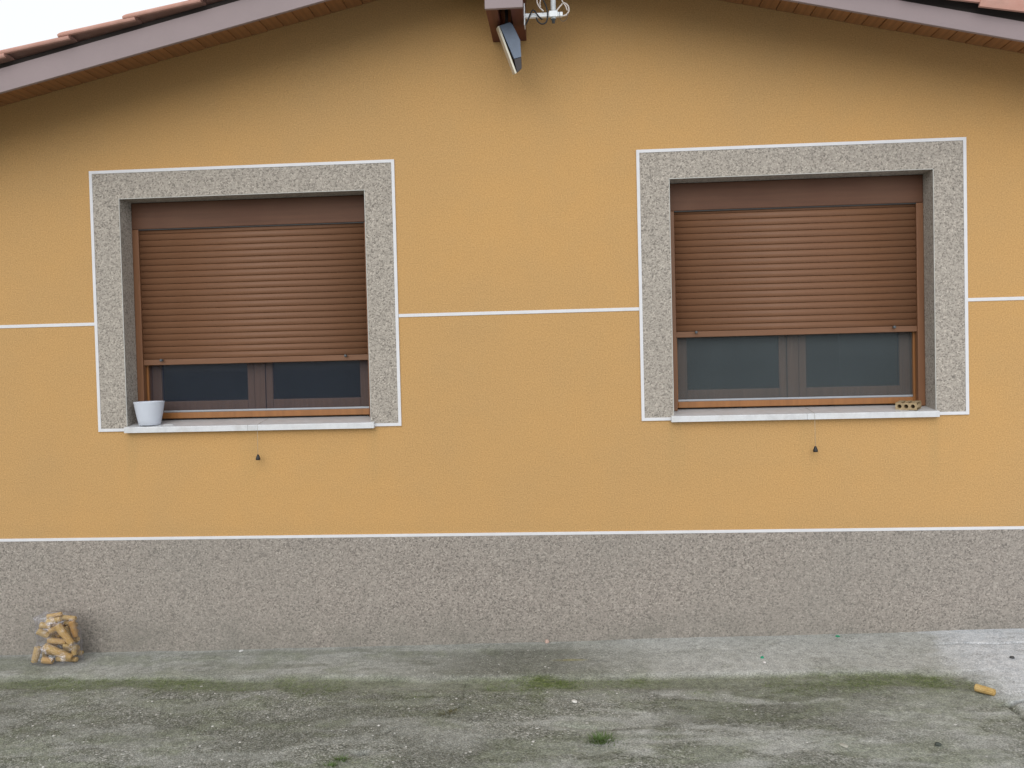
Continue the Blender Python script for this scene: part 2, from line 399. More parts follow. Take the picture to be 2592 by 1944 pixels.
def m_ground():
    g = NT('weathered concrete')
    f1 = g.noise(3, 5, .65); f2 = g.noise(26, 4, .7); f3 = g.noise(130, 2, .7)
    c = g.mix(g.ramp(f1, [(.35, 0), (.68, 1)]), (.200, .208, .176), (.265, .268, .236))
    va = g.n('ShaderNodeSeparateColor'); g.set(va.inputs[0], g.voro(125))
    vb = g.n('ShaderNodeSeparateColor'); g.set(vb.inputs[0], g.voro(70, g.mapv((1, 1, 1))))
    ag = g.ramp(va.outputs[0], [(0, (.06, .065, .05)), (.25, (.145, .15, .124)), (.6, (.252, .256, .226)), (.88, (.37, .37, .34)), (1, (.55, .55, .52))])
    ag2 = g.ramp(vb.outputs[1], [(0, (.09, .097, .075)), (.5, (.175, .182, .148)), (.9, (.25, .25, .22)), (1, (.5, .49, .46))])
    ag = g.mix(.4, ag, ag2)
    c = g.mix(g.math('MULTIPLY', g.attr('agg'), .95), c, ag)
    c = g.mix(g.math('MULTIPLY', g.attr('dark'), .55), c, (.105, .108, .085))
    c = g.mix(g.attr('pale'), c, g.mix(f2, (.345, .352, .33), (.46, .467, .447)))
    c = g.mix(g.attr('white'), c, g.mix(g.ramp(f2, [(.3, 0), (.7, 1)]), (.48, .50, .52), (.60, .625, .65)))
    c = g.mix(g.math('MULTIPLY', g.attr('white'), g.math('MULTIPLY', g.ramp(g.noise(9, 4, .7), [(.5, 0), (.72, 1)]), .5)), c, (.26, .25, .235))
    mo = g.mix(g.ramp(g.noise(40, 4, .7), [(.3, 0), (.7, 1)]), (.060, .085, .024), (.125, .155, .048))
    mf = g.math('MULTIPLY', g.attr('moss'), g.ramp(g.noise(60, 3, .7), [(.25, .5), (.6, 1)]))
    c = g.mix(mf, c, mo)
    c = g.mix(g.math('MULTIPLY', g.attr('yel'), g.ramp(f2, [(.3, .3), (.6, .9)])), c, (.26, .24, .105))
    c = g.mix(g.math('MULTIPLY', g.attr('crack'), .6), c, (.05, .05, .036))
    c = g.mix(.34, c, g.ramp(g.noise(20, 6, .8), [(.32, .12), (.68, .88)]), 'OVERLAY')
    c = g.mix(.6, c, g.ramp(f3, [(.3, .12), (.7, .88)]), 'OVERLAY')
    h = g.math('ADD', g.math('MULTIPLY', g.math('MULTIPLY', g.math('SUBTRACT', 1, g.voro(125, out='Distance')), g.attr('agg')), 1.3), g.math('ADD', f2, g.math('MULTIPLY', f3, .6)))
    return g.done(c, .9, g.bump(h, .004, .9), .25)
me.materials.append(m_ground())
ground = link(bpy.data.objects.new('ground', me)); ground['kind'] = 'structure'
def gz(x, y): return float(fields(np.array([x]), np.array([y]))[0][0])

# ------------------------------------------------------------------ house
house = empty('house', (-.297, 0, 0))
HX = -.297                                   # ridge line
PL = .225                                    # roof pitch (rise per metre)
ZR = 4.08                                    # soffit height at the ridge on the wall
def zs(x): return ZR-PL*abs(x-HX)
XL, XR, DEP = -4.8, 4.2, 8.0
OFF = Matrix.Translation((.297, 0, 0))       # house-local = world + (.297, 0, 0)
def hp(o): o.matrix_parent_inverse = Matrix.Translation((.297, 0, 0)); return o
tag(house, 'ochre rendered gable-end house with grey stone-chip plinth and two shuttered windows', 'house')

WINS = [(-2.729, -1.200), (.628, 2.149)]
ZO0, ZO1 = 1.340, 2.771                      # opening bottom / top
# front wall with two openings (opening a little larger than the surround that lines it)
xs = sorted([XL, HX, XR] + [v for a, b in WINS for v in (a-.012, b+.012)])
Vw = []; Fw = []
def quad(x0, x1, z0, z1a, z1b, y=0, flip=False):
    n = len(Vw); Vw.extend([(x0, y, z0), (x1, y, z0), (x1, y, z1b), (x0, y, z1a)]); Fw.append([n+3, n+2, n+1, n] if flip else [n, n+1, n+2, n+3])
zt = lambda x: zs(x)+.022
for a, b in zip(xs[:-1], xs[1:]):
    hole = any(abs(a-(p-.012)) < 1e-6 for p, q_ in WINS)
    for y, fl in ((0, False), (.30, True)):
        if hole:
            quad(a, b, -.4, ZO0-.006, ZO0-.006, y, fl); quad(a, b, ZO1+.012, zt(a), zt(b), y, fl)
        else: quad(a, b, -.4, zt(a), zt(b), y, fl)
for p, q_ in WINS:                           # thickness of the wall inside the openings
    a, b, z0, z1 = p-.012, q_+.012, ZO0-.006, ZO1+.012
    for P4 in ([(a, 0, z0), (a, .3, z0), (a, .3, z1), (a, 0, z1)], [(b, .3, z0), (b, 0, z0), (b, 0, z1), (b, .3, z1)],
               [(a, 0, z1), (a, .3, z1), (b, .3, z1), (b, 0, z1)], [(a, .3, z0), (a, 0, z0), (b, 0, z0), (b, .3, z0)]):
        n = len(Vw); Vw.extend(P4); Fw.append([n, n+1, n+2, n+3])
wall = hp(mesh('wall', Vw, Fw, STUCCO, house)); wall['label'] = 'ochre yellow rendered gable wall'
for nm, x0, x1 in (('side_wall', XL+.001, XL+.3), ('side_wall', XR-.3, XR-.001)):
    hp(box(nm, x0, x1, .302, DEP-.302, -.4, zs(x0)+.02, STUCCO, house))
extr = [(XL, DEP-.3, -.4), (XR, DEP-.3, -.4), (XR, DEP-.3, zs(XR)), (HX, DEP-.3, ZR), (XL, DEP-.3, zs(XL))]
hp(extrude('rear_wall', extr, (0, .3, 0), STUCCO, house))
hp(box('interior_floor', XL+.3, XR-.3, .3, DEP-.3, .5, .6, ROOM, house))
hp(box('interior_ceiling', XL+.3, XR-.3, .301, DEP-.3, 2.95, 3.0, ROOM, house))

# plinth: slightly proud stone-chip band, with painted white border on top
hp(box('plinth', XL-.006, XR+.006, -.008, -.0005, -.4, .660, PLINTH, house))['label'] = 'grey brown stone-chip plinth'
hp(box('border_line', XL-.006, XR+.006, -.009, -.0006, .6605, .678, WHITE, house, .001, 1))
for a, b in ((XL, -2.9135), (-1.0125, .4365), (2.3375, XR)):
    hp(box('border_line', a, b, -.004, -.0006, 1.997, 2.017, WHITE, house, .001, 1))

# window surrounds
TW = .018
for (a, b), (ox0, ox1) in zip(WINS, ((-2.913, -1.013), (.437, 2.337))):
    oz1, oz0 = 2.948, 1.3386
    i0, i1, it, ib = ox0+TW, ox1-TW, oz1-TW, oz0+TW
    Vs = []; Fs = []
    def q4(*P): n = len(Vs); Vs.extend(P); Fs.append([n, n+1, n+2, n+3])
    y = -.006; D = .262
    q4((i0, y, ib), (a, y, ib), (a, y, ZO1), (i0, y, ZO1)); q4((b, y, ib), (i1, y, ib), (i1, y, ZO1), (b, y, ZO1))
    q4((i0, y, ZO1), (i1, y, ZO1), (i1, y, it), (i0, y, it))
    q4((a, y, ZO0), (a, D, ZO0), (a, D, ZO1), (a, y, ZO1)); q4((b, D, ZO0), (b, y, ZO0), (b, y, ZO1), (b, D, ZO1))
    q4((a, y, ZO1), (a, D, ZO1), (b, D, ZO1), (b, y, ZO1))
    sr_ = hp(mesh('window_surround', Vs, Fs, CHIP, house)); sr_['label'] = 'grey stone-chip window surround'
    br = boxes('border', [(ox0, i0, -.009, -.0007, oz0, oz1), (i1, ox1, -.009, -.0007, oz0, oz1), (i0, i1, -.009, -.0007, it, oz1),
                          (i0, a, -.009, -.0007, oz0, ib), (b, i1, -.009, -.0007, oz0, ib)], WHITE, sr_)
    # pale corner bead along the arris
    boxes('corner_bead', [(a-.002, a+.0015, -.0072, -.002, ZO0+.03, ZO1), (b-.0015, b+.002, -.0072, -.002, ZO0+.03, ZO1), (a, b, -.0072, -.002, ZO1-.0015, ZO1+.002)], m_plain('pale bead', (.50, .50, .47), .6) if a < 0 else bpy.data.materials['pale bead'], sr_)

# sills: two slabs of pale marble, sloping forward, front edge rounded
def sill(x0, x1):
    pr = [(-.040, 1.330), (-.040, 1.360), (-.037, 1.3642), (-.032, 1.3655), (.262, 1.394), (.262, 1.330)]
    Vv = [(x, y, z) for x in (x0, x1) for y, z in pr]; n = len(pr)
    F = [list(range(n)), list(range(n, 2*n))[::-1]]+[[i, n+i, n+(i+1) % n, (i+1) % n] for i in range(n)]
    return hp(mesh('window_sill', Vv, F, MARBLE, house))
for x0, xm, x1 in ((-2.733, -1.955, -1.176), (.610, 1.400, 2.157)):
    sill(x0, xm-.0008); sill(xm+.0008, x1)

# roller shutters and windows
SLH = .0397
def slat_mesh(L):
    pr = []; K = 8
    for i in range(K+1):
        t = i/K; z = -SLH/2+.0012+t*(SLH-.0020); yy = -.0075*math.sin(math.pi*(.10+.82*t))**.8
        pr.append((yy, z))
    V_ = [(x, y, z) for x in (-L/2, L/2) for y, z in pr+[(.004, SLH/2), (.004, -SLH/2)]]; n = K+3
    F = [[i, n+i, n+i+1, i+1] for i in range(K)]+[list(range(n)), list(range(n, 2*n))[::-1], [K, n+K, n+K+1, K+1], [n-1, 2*n-1, n, 0]]
    m = bpy.data.meshes.new('slat'); m.from_pydata(V_, [], F); m.materials.append(SLAT)
    m.polygons.foreach_set('use_smooth', [i < K for i in range(len(F))]); m.update()
    bm = bmesh.new(); bm.from_mesh(m); bmesh.ops.recalc_face_normals(bm, faces=bm.faces); bm.to_mesh(m); bm.free()
    return m
for (a, b), zbar, stops, scr, dim in ((WINS[0], 1.744, (-2.562, -1.379), SCREEN_L, 'dark'), (WINS[1], 1.833, (.789, 1.967), SCREEN_R, 'pale grey')):
    cx = (a+b)/2; L = b-a-.084
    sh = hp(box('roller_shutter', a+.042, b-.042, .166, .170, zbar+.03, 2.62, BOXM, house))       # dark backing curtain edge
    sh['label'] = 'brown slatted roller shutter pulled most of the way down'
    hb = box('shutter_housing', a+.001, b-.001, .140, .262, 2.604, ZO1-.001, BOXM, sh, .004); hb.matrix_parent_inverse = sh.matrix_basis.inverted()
    for gx0, gx1 in ((a+.0005, a+.042), (b-.042, b-.0005)):
        box('guide_rail', gx0, gx1, .141, .186, 1.386, 2.603, RAIL, sh, .003)
    box('slot_shade_strip', a+.043, b-.043, .1415, .1515, 2.5975, 2.6035, DARK, sh)  # added black strip, stands in for the shade line under the housing
    sm_ = slat_mesh(L+.006)
    z = zbar+.036+SLH/2
    while z < 2.605:
        inst('slat', sm_, sh, Matrix.Translation((cx+.297, .1610, z))).matrix_parent_inverse = Matrix.Translation((-.297, 0, 0)); z += SLH
    bb = box('bottom_bar', cx-L/2-.002, cx+L/2+.002, .1535, .1655, zbar, zbar+.0355, SLAT, sh, .003)
    for sx_ in stops:
        o = lathe('stopper', [(.0, -.032), (.006, -.032), (.0085, -.029), (.0085, -.016), (.005, -.014), (.005, 0)], 12, STOP, sh)
        o.location = (sx_+.0, .1475, zbar+.031); o.rotation_euler = (math.radians(-90), 0, 0); o.matrix_local = Matrix.Translation((sx_, .1535, zbar+.030)) @ Matrix.Rotation(math.radians(-90), 4, 'X')
    # window behind the shutter
    fo = .052; zb, zt_ = 1.400, 2.62
    wf = hp(boxes('window', [(a+.024, a+fo, .190, .250, zb, zt_), (b-fo, b-.024, .190, .250, zb, zt_), (a+fo, b-fo, .190, .250, zb, zb+.038)], FRAME, house, .003))
    wf['label'] = 'brown framed window behind %s fly screen' % dim
    boxes('screen_bar', [(a+fo, b-fo, .200, .212, zb+.0385, zb+.051)], ALU, wf, .002)
    mesh('fly_screen', [(a+fo, .206, zb+.045), (b-fo, .206, zb+.045), (b-fo, .206, zt_), (a+fo, .206, zt_)], [[0, 1, 2, 3]], scr, wf)
    for s0, s1 in ((a+fo+.002, cx-.037), (cx+.037, b-fo-.002)):
        st = .062; z0 = zb+.046; si = .045
        l, r = (st, si) if s0 < cx-.1 and s1 < cx else (si, st)
        sa = boxes('sash', [(s0, s0+l, .236, .275, z0, zt_), (s1-r, s1, .236, .275, z0, zt_), (s0+l, s1-r, .236, .275, z0, z0+.062)], SASH, wf, .003)
        mesh('pane', [(s0+l-.004, .255, z0+.05), (s1-r+.004, .255, z0+.05), (s1-r+.004, .255, zt_), (s0+l-.004, .255, zt_)], [[0, 1, 2, 3]], GLASS, wf)
    box('mullion', cx-.0345, cx+.0345, .228, .270, zb+.046, zt_, SASH, wf, .003)
    box('lintel_seal', a+.001, b-.001, .263, .30, 2.60, 2.78, DECK, wf)

# roof: deck, boarded soffit, fascias, tiles
ang = math.atan(PL); SLP = math.hypot(1, PL)
EAVE = 4.95
deck = hp(extrude('roof', [(HX-EAVE, -.47, zs(HX-EAVE)+.017), (HX, -.47, ZR+.017), (HX+EAVE, -.47, zs(HX+EAVE)+.017), (HX+EAVE, -.47, zs(HX+EAVE)+.024), (HX, -.47, ZR+.024), (HX-EAVE, -.47, zs(HX-EAVE)+.024)], (0, DEP+.94, 0), DECK, house))
# soffit boards run out from the wall; one shared mesh
BW = .100
bm_ = bmesh.new()
pr = [(0, .004), (.004, 0), (BW-.006, 0), (BW-.002, .004), (BW-.002, .015), (0, .015)]
v0 = [bm_.verts.new((x, -.476, z)) for x, z in pr]; v1 = [bm_.verts.new((x, -.002, z)) for x, z in pr]
bm_.faces.new(v0[::-1]); bm_.faces.new(v1)
for i in range(6): bm_.faces.new([v0[i], v0[(i+1) % 6], v1[(i+1) % 6], v1[i]])
bmesh.ops.recalc_face_normals(bm_, faces=bm_.faces)
sb = bpy.data.meshes.new('soffit_board'); bm_.to_mesh(sb); bm_.free(); sb.materials.append(SOFFIT)
for side in (-1, 1):
    k = 0; s = .10
    while s+BW < EAVE*SLP:
        o = bpy.data.objects.new('soffit_board', sb); link(o, deck)
        d = random.uniform(-.0015, .0008)
        if side > 0: mw = Matrix.Translation((HX, 0, ZR)) @ Matrix.Rotation(ang, 4, 'Y') @ Matrix.Translation((s, 0, d))
        else: mw = Matrix.Translation((HX, 0, ZR)) @ Matrix.Rotation(-ang, 4, 'Y') @ Matrix.Translation((-s-BW+.002, 0, d))
        o.matrix_local = mw; s += BW
# fascias
for side in (-1, 1):
    x1 = HX+side*EAVE; x0 = HX+side*.098
    zz_ = lambda x: ZR-PL*abs(x-HX)
    P = [(x0, -.502, zz_(x0)-.146), (x1, -.502, zz_(x1)-.150), (x1, -.502, zz_(x1)-(.016 if side < 0 else .048)), (x0, -.502, zz_(x0)-(.016 if side < 0 else .048))]
    f_ = extrude('fascia', P, (0, .022, 0), FASCIA, deck, .002)
    extrude('gap_shade_board', [(x0, -.4795, zz_(x0)-.12), (x1, -.4795, zz_(x1)-.12), (x1, -.4795, zz_(x1)+.0165), (x0, -.4795, zz_(x0)+.0165)], (0, .0025, 0), DECK, deck)  # added near-black board, paints the shade in the gap below the tiles
# tiles: a rounded tile profile across, tapering nose at the lower end
def tile_mesh(name, lip, Wd=.215):
    hgt = .020
    prof = [(0, -lip), (-.003, -.4*lip), (-.003, .2*hgt), (.003, .62*hgt), (.016, .9*hgt), (.04, hgt), (.082, .85*hgt), (.11, .45*hgt), (.13, .25*hgt), (Wd, .25*hgt)]
    L = .445; secs = [(0, .45, 0), (.010, .85, 0), (.028, 1, 0), (L, 1, 0)]
    Vt = []; n = len(prof)
    for s, k, _ in secs:
        lift = .021*(1-s/.382)
        for (y, z) in prof: Vt.append((s, y, (z*k if z > 0 else z)+lift))
        for (y, z) in prof: Vt.append((s, y+(.013 if y < .002 else .006 if y < .02 else 0), (z*k if z > 0 else z)+lift-(.013 if y > .002 else .002)))
    Ft = []
    m = 2*n
    for i in range(len(secs)-1):
        for j in range(n-1):
            Ft.append([i*m+j, (i+1)*m+j, (i+1)*m+j+1, i*m+j+1]); Ft.append([i*m+n+j, i*m+n+j+1, (i+1)*m+n+j+1, (i+1)*m+n+j])
        Ft.append([i*m, i*m+n, (i+1)*m+n, (i+1)*m]); Ft.append([i*m+n-1, (i+1)*m+n-1, (i+1)*m+m-1, i*m+m-1])
    for i in (0, len(secs)-1):
        for j in range(n-1): Ft.append([i*m+j, i*m+j+1, i*m+n+j+1, i*m+n+j])
    me_ = bpy.data.meshes.new(name); me_.from_pydata(Vt, [], Ft); me_.materials.append(TILE)
    bm = bmesh.new(); bm.from_mesh(me_); bmesh.ops.recalc_face_normals(bm, faces=bm.faces); bm.to_mesh(me_); bm.free()
    return me_
EXPO = .382
rest_v = []; rest_f = []
for side, lip, dz, ph in ((-1, .010, .026, .212), (1, .054, .026, .134)):
    tv = tile_mesh('tile', lip); tf = tile_mesh('tile', .002)
    for c in range(40):
        y = -.556+c*.205
        s = -ph
        tm = tv if c == 0 else tf
        while s < EAVE*SLP-.1:
            # tile origin at its lower end; lower end sits at slope distance s+EXPO from the ridge
            dlow = s+EXPO+.06
            if side < 0: mw = Matrix.Translation((HX, 0, ZR)) @ Matrix.Rotation(-ang, 4, 'Y') @ Matrix.Translation((-dlow, y, dz+.0))
            else: mw = Matrix.Translation((HX, 0, ZR)) @ Matrix.Rotation(ang, 4, 'Y') @ Matrix.Translation((dlow, y, dz)) @ Matrix.Diagonal((-1, 1, 1, 1))
            mw = mw @ Matrix.Rotation(random.uniform(-.012, .012), 4, 'Z') @ Matrix.Translation((random.uniform(-.006, .006), 0, random.uniform(-.002, .002)))
            if c < 4 and dlow > .45:
                o = bpy.data.objects.new('tile', tm); link(o, deck); o.matrix_local = mw
            elif dlow > .45:
                n = len(rest_v); rest_v += [mw @ v.co for v in tm.vertices]; rest_f += [[i+n for i in p.vertices] for p in tm.polygons]
            s += EXPO
rt_ = mesh('tile_field', rest_v, rest_f, TILE, deck); rt_['kind'] = 'stuff'
rc = tube('ridge_tile', [(HX, -.56, ZR+.05), (HX, DEP+.5, ZR+.05)], .10, TILE, deck, 14)
# ridge beam end
rb = hp(box('ridge_beam', HX-.034, HX+.034, -.488, -.001, 3.705, 4.07, BEAM, house)); rb['label'] = 'dark red stained ridge beam end with recessed underside'
box('side_board', HX-.100, HX-.0345, -.490, -.001, 3.620, 4.06, BEAM, rb, .002)
box('side_board', HX+.0345, HX+.100, -.490, -.001, 3.620, 4.06, BEAM, rb, .002)
box('end_cap', HX-.103, HX+.103, -.513, -.4905, 3.619, 4.13, FASCIA, rb, .002)

# ------------------------------------------------------------------ things on the wall
GREY = m_plain('grey blue lamp housing', (.13, .165, .225), .5, .1, 20)
GREYD = m_plain('dark lamp cap', (.035, .03, .032), .55, .2, 20)
LENS = m_plain('frosted pale lens', (.62, .58, .48), .4, .05, 20)
GALV = m_plain('galvanised steel', (.82, .86, .90), .42, .06, 25, .0004, .5, .0)
CABW = m_plain('white cable', (.66, .60, .56), .5, .05)
CABB = m_plain('black cable', (.018, .018, .02), .5, .1)
fl = empty('floodlight', (-.28, -.26, 3.62))
tag(fl, 'slim grey floodlight with pale lens hanging tilted under the dark ridge beam', 'floodlight')
def at_(o, e): o.matrix_parent_inverse = Matrix.Translation(e.location).inverted(); return o
EV = Vector((-.019, .13, .035)); Yf = -.33
N1, A_, A2, B_, C_, M_, D_, N2 = [(x, Yf, z) for x, z in ((-.334, 3.595), (-.275, 3.612), (-.257, 3.590), (-.220, 3.508), (-.216, 3.416), (-.257, 3.406), (-.215, 3.351), (-.242, 3.328))]
hs_ = at_(extrude('lamp_housing', [N1, M_, C_, B_, A2, A_], EV, GREY, fl, .003), fl)
at_(extrude('lamp_cap', [(-.2575, Yf, 3.4045), N2, D_, (-.2165, Yf, 3.4145)], EV, GREYD, fl, .002), fl)
lv = Vector((-.010, -.002, -.0045))
ln = at_(extrude('lens', [Vector(N1)+lv*.15, Vector(N2)+lv*.15, Vector(N2)+lv*.15+EV, Vector(N1)+lv*.15+EV], lv, LENS, fl, .002), fl)
at_(boxes('mounting_bracket', [(-.306, -.290, -.28, -.24, 3.60, 3.7045), (-.270, -.262, -.28, -.24, 3.56, 3.70)], GREYD, fl), fl)

an = empty('antenna_bracket', (-.197, -.30, 3.65))
tag(an, 'galvanised mast bracket with looped cables fixed to the right of the ridge beam', 'bracket')
at_(box('arm', -.1905, .020, -.312, -.288, 3.639, 3.662, GALV, an, .002), an)
at_(box('fixing_plate', -.1965, -.191, -.335, -.265, 3.59, 3.71, GALV, an, .001), an)
at_(tube('mast', [(-.032, -.30, 3.628), (-.032, -.30, 4.005)], .0145, GALV, an, 16), an)
at_(box('clamp', -.056, -.008, -.322, -.313, 3.634, 3.667, GALV, an, .002), an)
at_(tube('nut', [(-.033, -.30, 3.6385), (-.033, -.30, 3.622), (-.033, -.30, 3.6215), (-.033, -.30, 3.605)], [.014, .014, .009, .009], STOP, an, 6), an)
at_(tube('cable_tie', [(-.003, -.30, 3.632), (-.003, -.30, 3.668)], .0165, CABB, an, 10), an) if False else None
at_(tube('black_cable', spline([(-.190, -.328, 3.590), (-.172, -.328, 3.625), (-.150, -.330, 3.668), (-.135, -.330, 3.664), (-.118, -.328, 3.640), (-.095, -.325, 3.618)]), .0042, CABB, an), an)
at_(tube('black_cable', spline([(-.128, -.33, 3.628), (-.118, -.33, 3.606), (-.095, -.33, 3.592), (-.072, -.33, 3.603), (-.064, -.33, 3.645), (-.072, -.33, 3.690), (-.090, -.33, 3.735), (-.10, -.33, 3.80), (-.09, -.33, 3.95)]), .0042, CABB, an), an)
at_(tube('white_cable', spline([(-.115, -.325, 3.80), (-.122, -.325, 3.735), (-.118, -.325, 3.705), (-.105, -.325, 3.682), (-.086, -.325, 3.664)]), .004, CABW, an), an)
at_(tube('white_cable', spline([(-.085, -.32, 3.78), (-.100, -.32, 3.735), (-.106, -.32, 3.708), (-.103, -.32, 3.690)]), .0035, CABW, an), an)
at_(tube('white_cable', spline([(.019, -.30, 3.642), (.040, -.30, 3.648), (.055, -.30, 3.670), (.050, -.30, 3.698), (.028, -.30, 3.714), (.010, -.30, 3.700), (-.008, -.30, 3.680), (-.014, -.305, 3.672)]), .0045, CABW, an), an)
at_(tube('white_cable', spline([(.046, -.31, 3.668), (.036, -.31, 3.695), (.022, -.31, 3.716), (.014, -.31, 3.745), (.02, -.31, 3.82), (.0, -.31, 3.95)]), .0035, CABW, an), an)
at_(tube('thin_wire', spline([(.002, -.318, 3.667), (.003, -.318, 3.635), (.010, -.318, 3.612), (.028, -.318, 3.607), (.042, -.318, 3.622), (.047, -.318, 3.650)]), .0013, STOP, an, 5), an)

# fly-screen pull cords
CORD = m_plain('pale cord', (.45, .43, .38), .7)
for kx, kz, cx_, lab in ((-1.894, 1.168, -1.9, 'left'), (1.442, 1.157, 1.44, 'right')):
    e = empty('pull_cord', (kx, -.047, kz-.018))
    tag(e, 'black bell-shaped pull knob on a thin cord below the %s window sill' % lab, 'pull cord', 'fly screen pull cords')
    k = lathe('knob', [(.0, .034), (.005, .034), (.0075, .028), (.013, .012), (.0145, .003), (.012, 0), (0, .002)], 14, DARK, e)
    tube('cord', [(0, 0, .03), (0, .0045, .197), (0, .0055, .2115), (0, .012, .217), (0, .205, .24)] if lab == 'left' else [(0, 0, .03), (0, .0045, .208), (0, .0055, .2225), (0, .012, .228), (0, .205, .25)], .0009, CORD, e, 5)

# plant pot on the left sill
PORC = m_plain('white glazed plastic', (.60, .64, .72), .35, .03, 10, .0002)
SOIL = m_plain('dry potting soil', (.07, .055, .045), .95, .3, 60, .004)
pot = empty('plant_pot', (-2.603, .033, 1.3722))
tag(pot, 'white tapered plant pot standing at the left end of the left window sill', 'plant pot')
lathe('pot_body', [(0, .002), (.055, 0), (.060, .0005), (.064, .004), (.071, .035), (.079, .075), (.086, .115), (.0905, .143), (.091, .1455), (.089, .147), (.086, .1455), (.082, .115), (.075, .095)], 48, PORC, pot)
lathe('soil', [(0, .103), (.04, .105), (.0785, .100)], 32, SOIL, pot)
# flat shard lying beside it
sh_ = mesh('stone_chip', [(-.035, -.006, 0), (-.01, -.017, 0), (.03, -.012, 0), (.037, .004, 0), (.005, .014, 0), (-.03, .010, 0), (-.03, -.005, .006), (-.01, -.013, .008), (.026, -.009, .006), (.031, .003, .005), (.004, .010, .007), (-.026, .007, .006)],
           [[0, 1, 7, 6], [1, 2, 8, 7], [2, 3, 9, 8], [3, 4, 10, 9], [4, 5, 11, 10], [5, 0, 6, 11], [6, 7, 8, 9, 10, 11], [5, 4, 3, 2, 1, 0]], m_plain('pale grey stone', (.42, .42, .42), .8, .15, 40))
sh_.location = (-2.472, .012, 1.3705); sh_.rotation_euler = (math.radians(5.5), 0, .1)
tag(sh_, 'flat pale grey chip lying on the left sill beside the plant pot', 'stone')

# hollow brick on the right sill: three round holes through its length
def hollow_brick():
    Wb, Hb, Lb, R, n = .120, .043, .105, .0118, 16
    bm = bmesh.new()
    def ring(y):
        outer = []; holes = []
        return outer, holes
    cxs = [-.037, 0, .037]; cells = [-.06, -.0185, .0185, .06]
    def face_ring(y):
        rows = []
        for c, x0, x1 in zip(cxs, cells[:-1], cells[1:]):
            inn = []; out = []
            for k in range(n):
                a = 2*math.pi*k/n+math.pi/4; dx, dz = math.cos(a), math.sin(a)
                inn.append(bm.verts.new((c+R*dx, y, R*dz)))
                sx = ((x1-c) if dx > 0 else (c-x0))/max(abs(dx), 1e-6); sz = (Hb/2)/max(abs(dz), 1e-6); s = min(sx, sz)
                out.append(bm.verts.new((c+dx*s, y, dz*s)))
            rows.append((inn, out))
        return rows
    f = face_ring(-Lb/2); b = face_ring(Lb/2)
    for (fi, fo_), (bi, bo) in zip(f, b):
        for k in range(n):
            j = (k+1) % n
            bm.faces.new([fi[k], fi[j], fo_[j], fo_[k]]); bm.faces.new([bi[j], bi[k], bo[k], bo[j]]); bm.faces.new([fi[j], fi[k], bi[k], bi[j]])
            if abs(fo_[k].co.z) > Hb/2-1e-5 and abs(fo_[j].co.z) > Hb/2-1e-5 and fo_[k].co.z*fo_[j].co.z > 0: bm.faces.new([fo_[k], fo_[j], bo[j], bo[k]])
    for c in (0, 2):
        fo_, bo = f[c][1], b[c][1]; xe = -.06 if c == 0 else .06
        for k in range(n):
            j = (k+1) % n
            if abs(fo_[k].co.x-xe) < 1e-5 and abs(fo_[j].co.x-xe) < 1e-5: bm.faces.new([fo_[k], fo_[j], bo[j], bo[k]])
    bmesh.ops.remove_doubles(bm, verts=bm.verts, dist=1e-5); bmesh.ops.recalc_face_normals(bm, faces=bm.faces)
    me_ = bpy.data.meshes.new('hollow_brick'); bm.to_mesh(me_); bm.free(); return me_
hbm = hollow_brick(); hbm.materials.append(m_plain('buff brick clay', (.36, .27, .155), .9, .2, 45, .002))
hb = link(bpy.data.objects.new('hollow_brick', hbm)); hb.location = (2.014, .054, 1.3955); hb.rotation_euler = (math.radians(4.5), 0, math.radians(-34))
tag(hb, 'buff clay brick with three round holes at the right end of the right sill', 'brick')

# ------------------------------------------------------------------ corn cobs
def cob_mesh(name, L, R, seed, taper=.75, rows=12, n=30):
    rng = random.Random(seed); V_ = []; F = []; K = rows*4
    for i in range(n+1):
        t = i/n; z = (t-.5)*L; r = R*(1-(1-taper)*t**1.6)*(1 if .03 < t < .97 else .86)
        for k in range(K):
            a = 2*math.pi*k/K
            b = max(0, math.cos(a*rows))**.6*max(.15, math.sin(math.pi*((t*n/2.0+(.5 if int(a*rows/(2*math.pi)+.5) % 2 else 0)) % 1)))
            rr = r*(.80+.20*b+rng.uniform(-.015, .015)); V_.append((rr*math.cos(a), rr*math.sin(a), z))
    for i in range(n):
        for k in range(K): F.append([i*K+k, i*K+(k+1) % K, (i+1)*K+(k+1) % K, (i+1)*K+k])
    for i, s in ((0, -1), (n, 1)):
        c0 = len(V_)
        for k in range(K): V_.append((V_[i*K+k][0]*.45, V_[i*K+k][1]*.45, V_[i*K+k][2]-s*R*.12))
        V_.append((0, 0, V_[i*K][2]-s*R*.35))
        for k in range(K):
            q = [i*K+k, i*K+(k+1) % K, c0+(k+1) % K, c0+k]; F.append(q if s > 0 else q[::-1])
            t_ = [c0+k, c0+(k+1) % K, c0+K]; F.append(t_ if s > 0 else t_[::-1])
    m = bpy.data.meshes.new(name); m.from_pydata(V_, [], F); m.polygons.foreach_set('use_smooth', [True]*len(F)); m.update(); return m
def m_cob():
    g = NT('dry corn cob'); a = g.noise(30, 4, .6); b = g.noise(160, 2)
    c = g.mix(g.ramp(a, [(.3, 0), (.7, 1)]), (.45, .285, .095), (.58, .42, .18))
    c = g.mix(g.math('MULTIPLY', g.ramp(g.rand(), [(.45, 0), (1, 1)]), .6), c, (.46, .20, .05))
    c = g.mix(g.math('MULTIPLY', g.ramp(b, [(.5, 0), (.7, 1)]), .35), c, (.22, .12, .05))
    return g.done(c, .85, g.bump(b, .001), .25)
COB = m_cob()
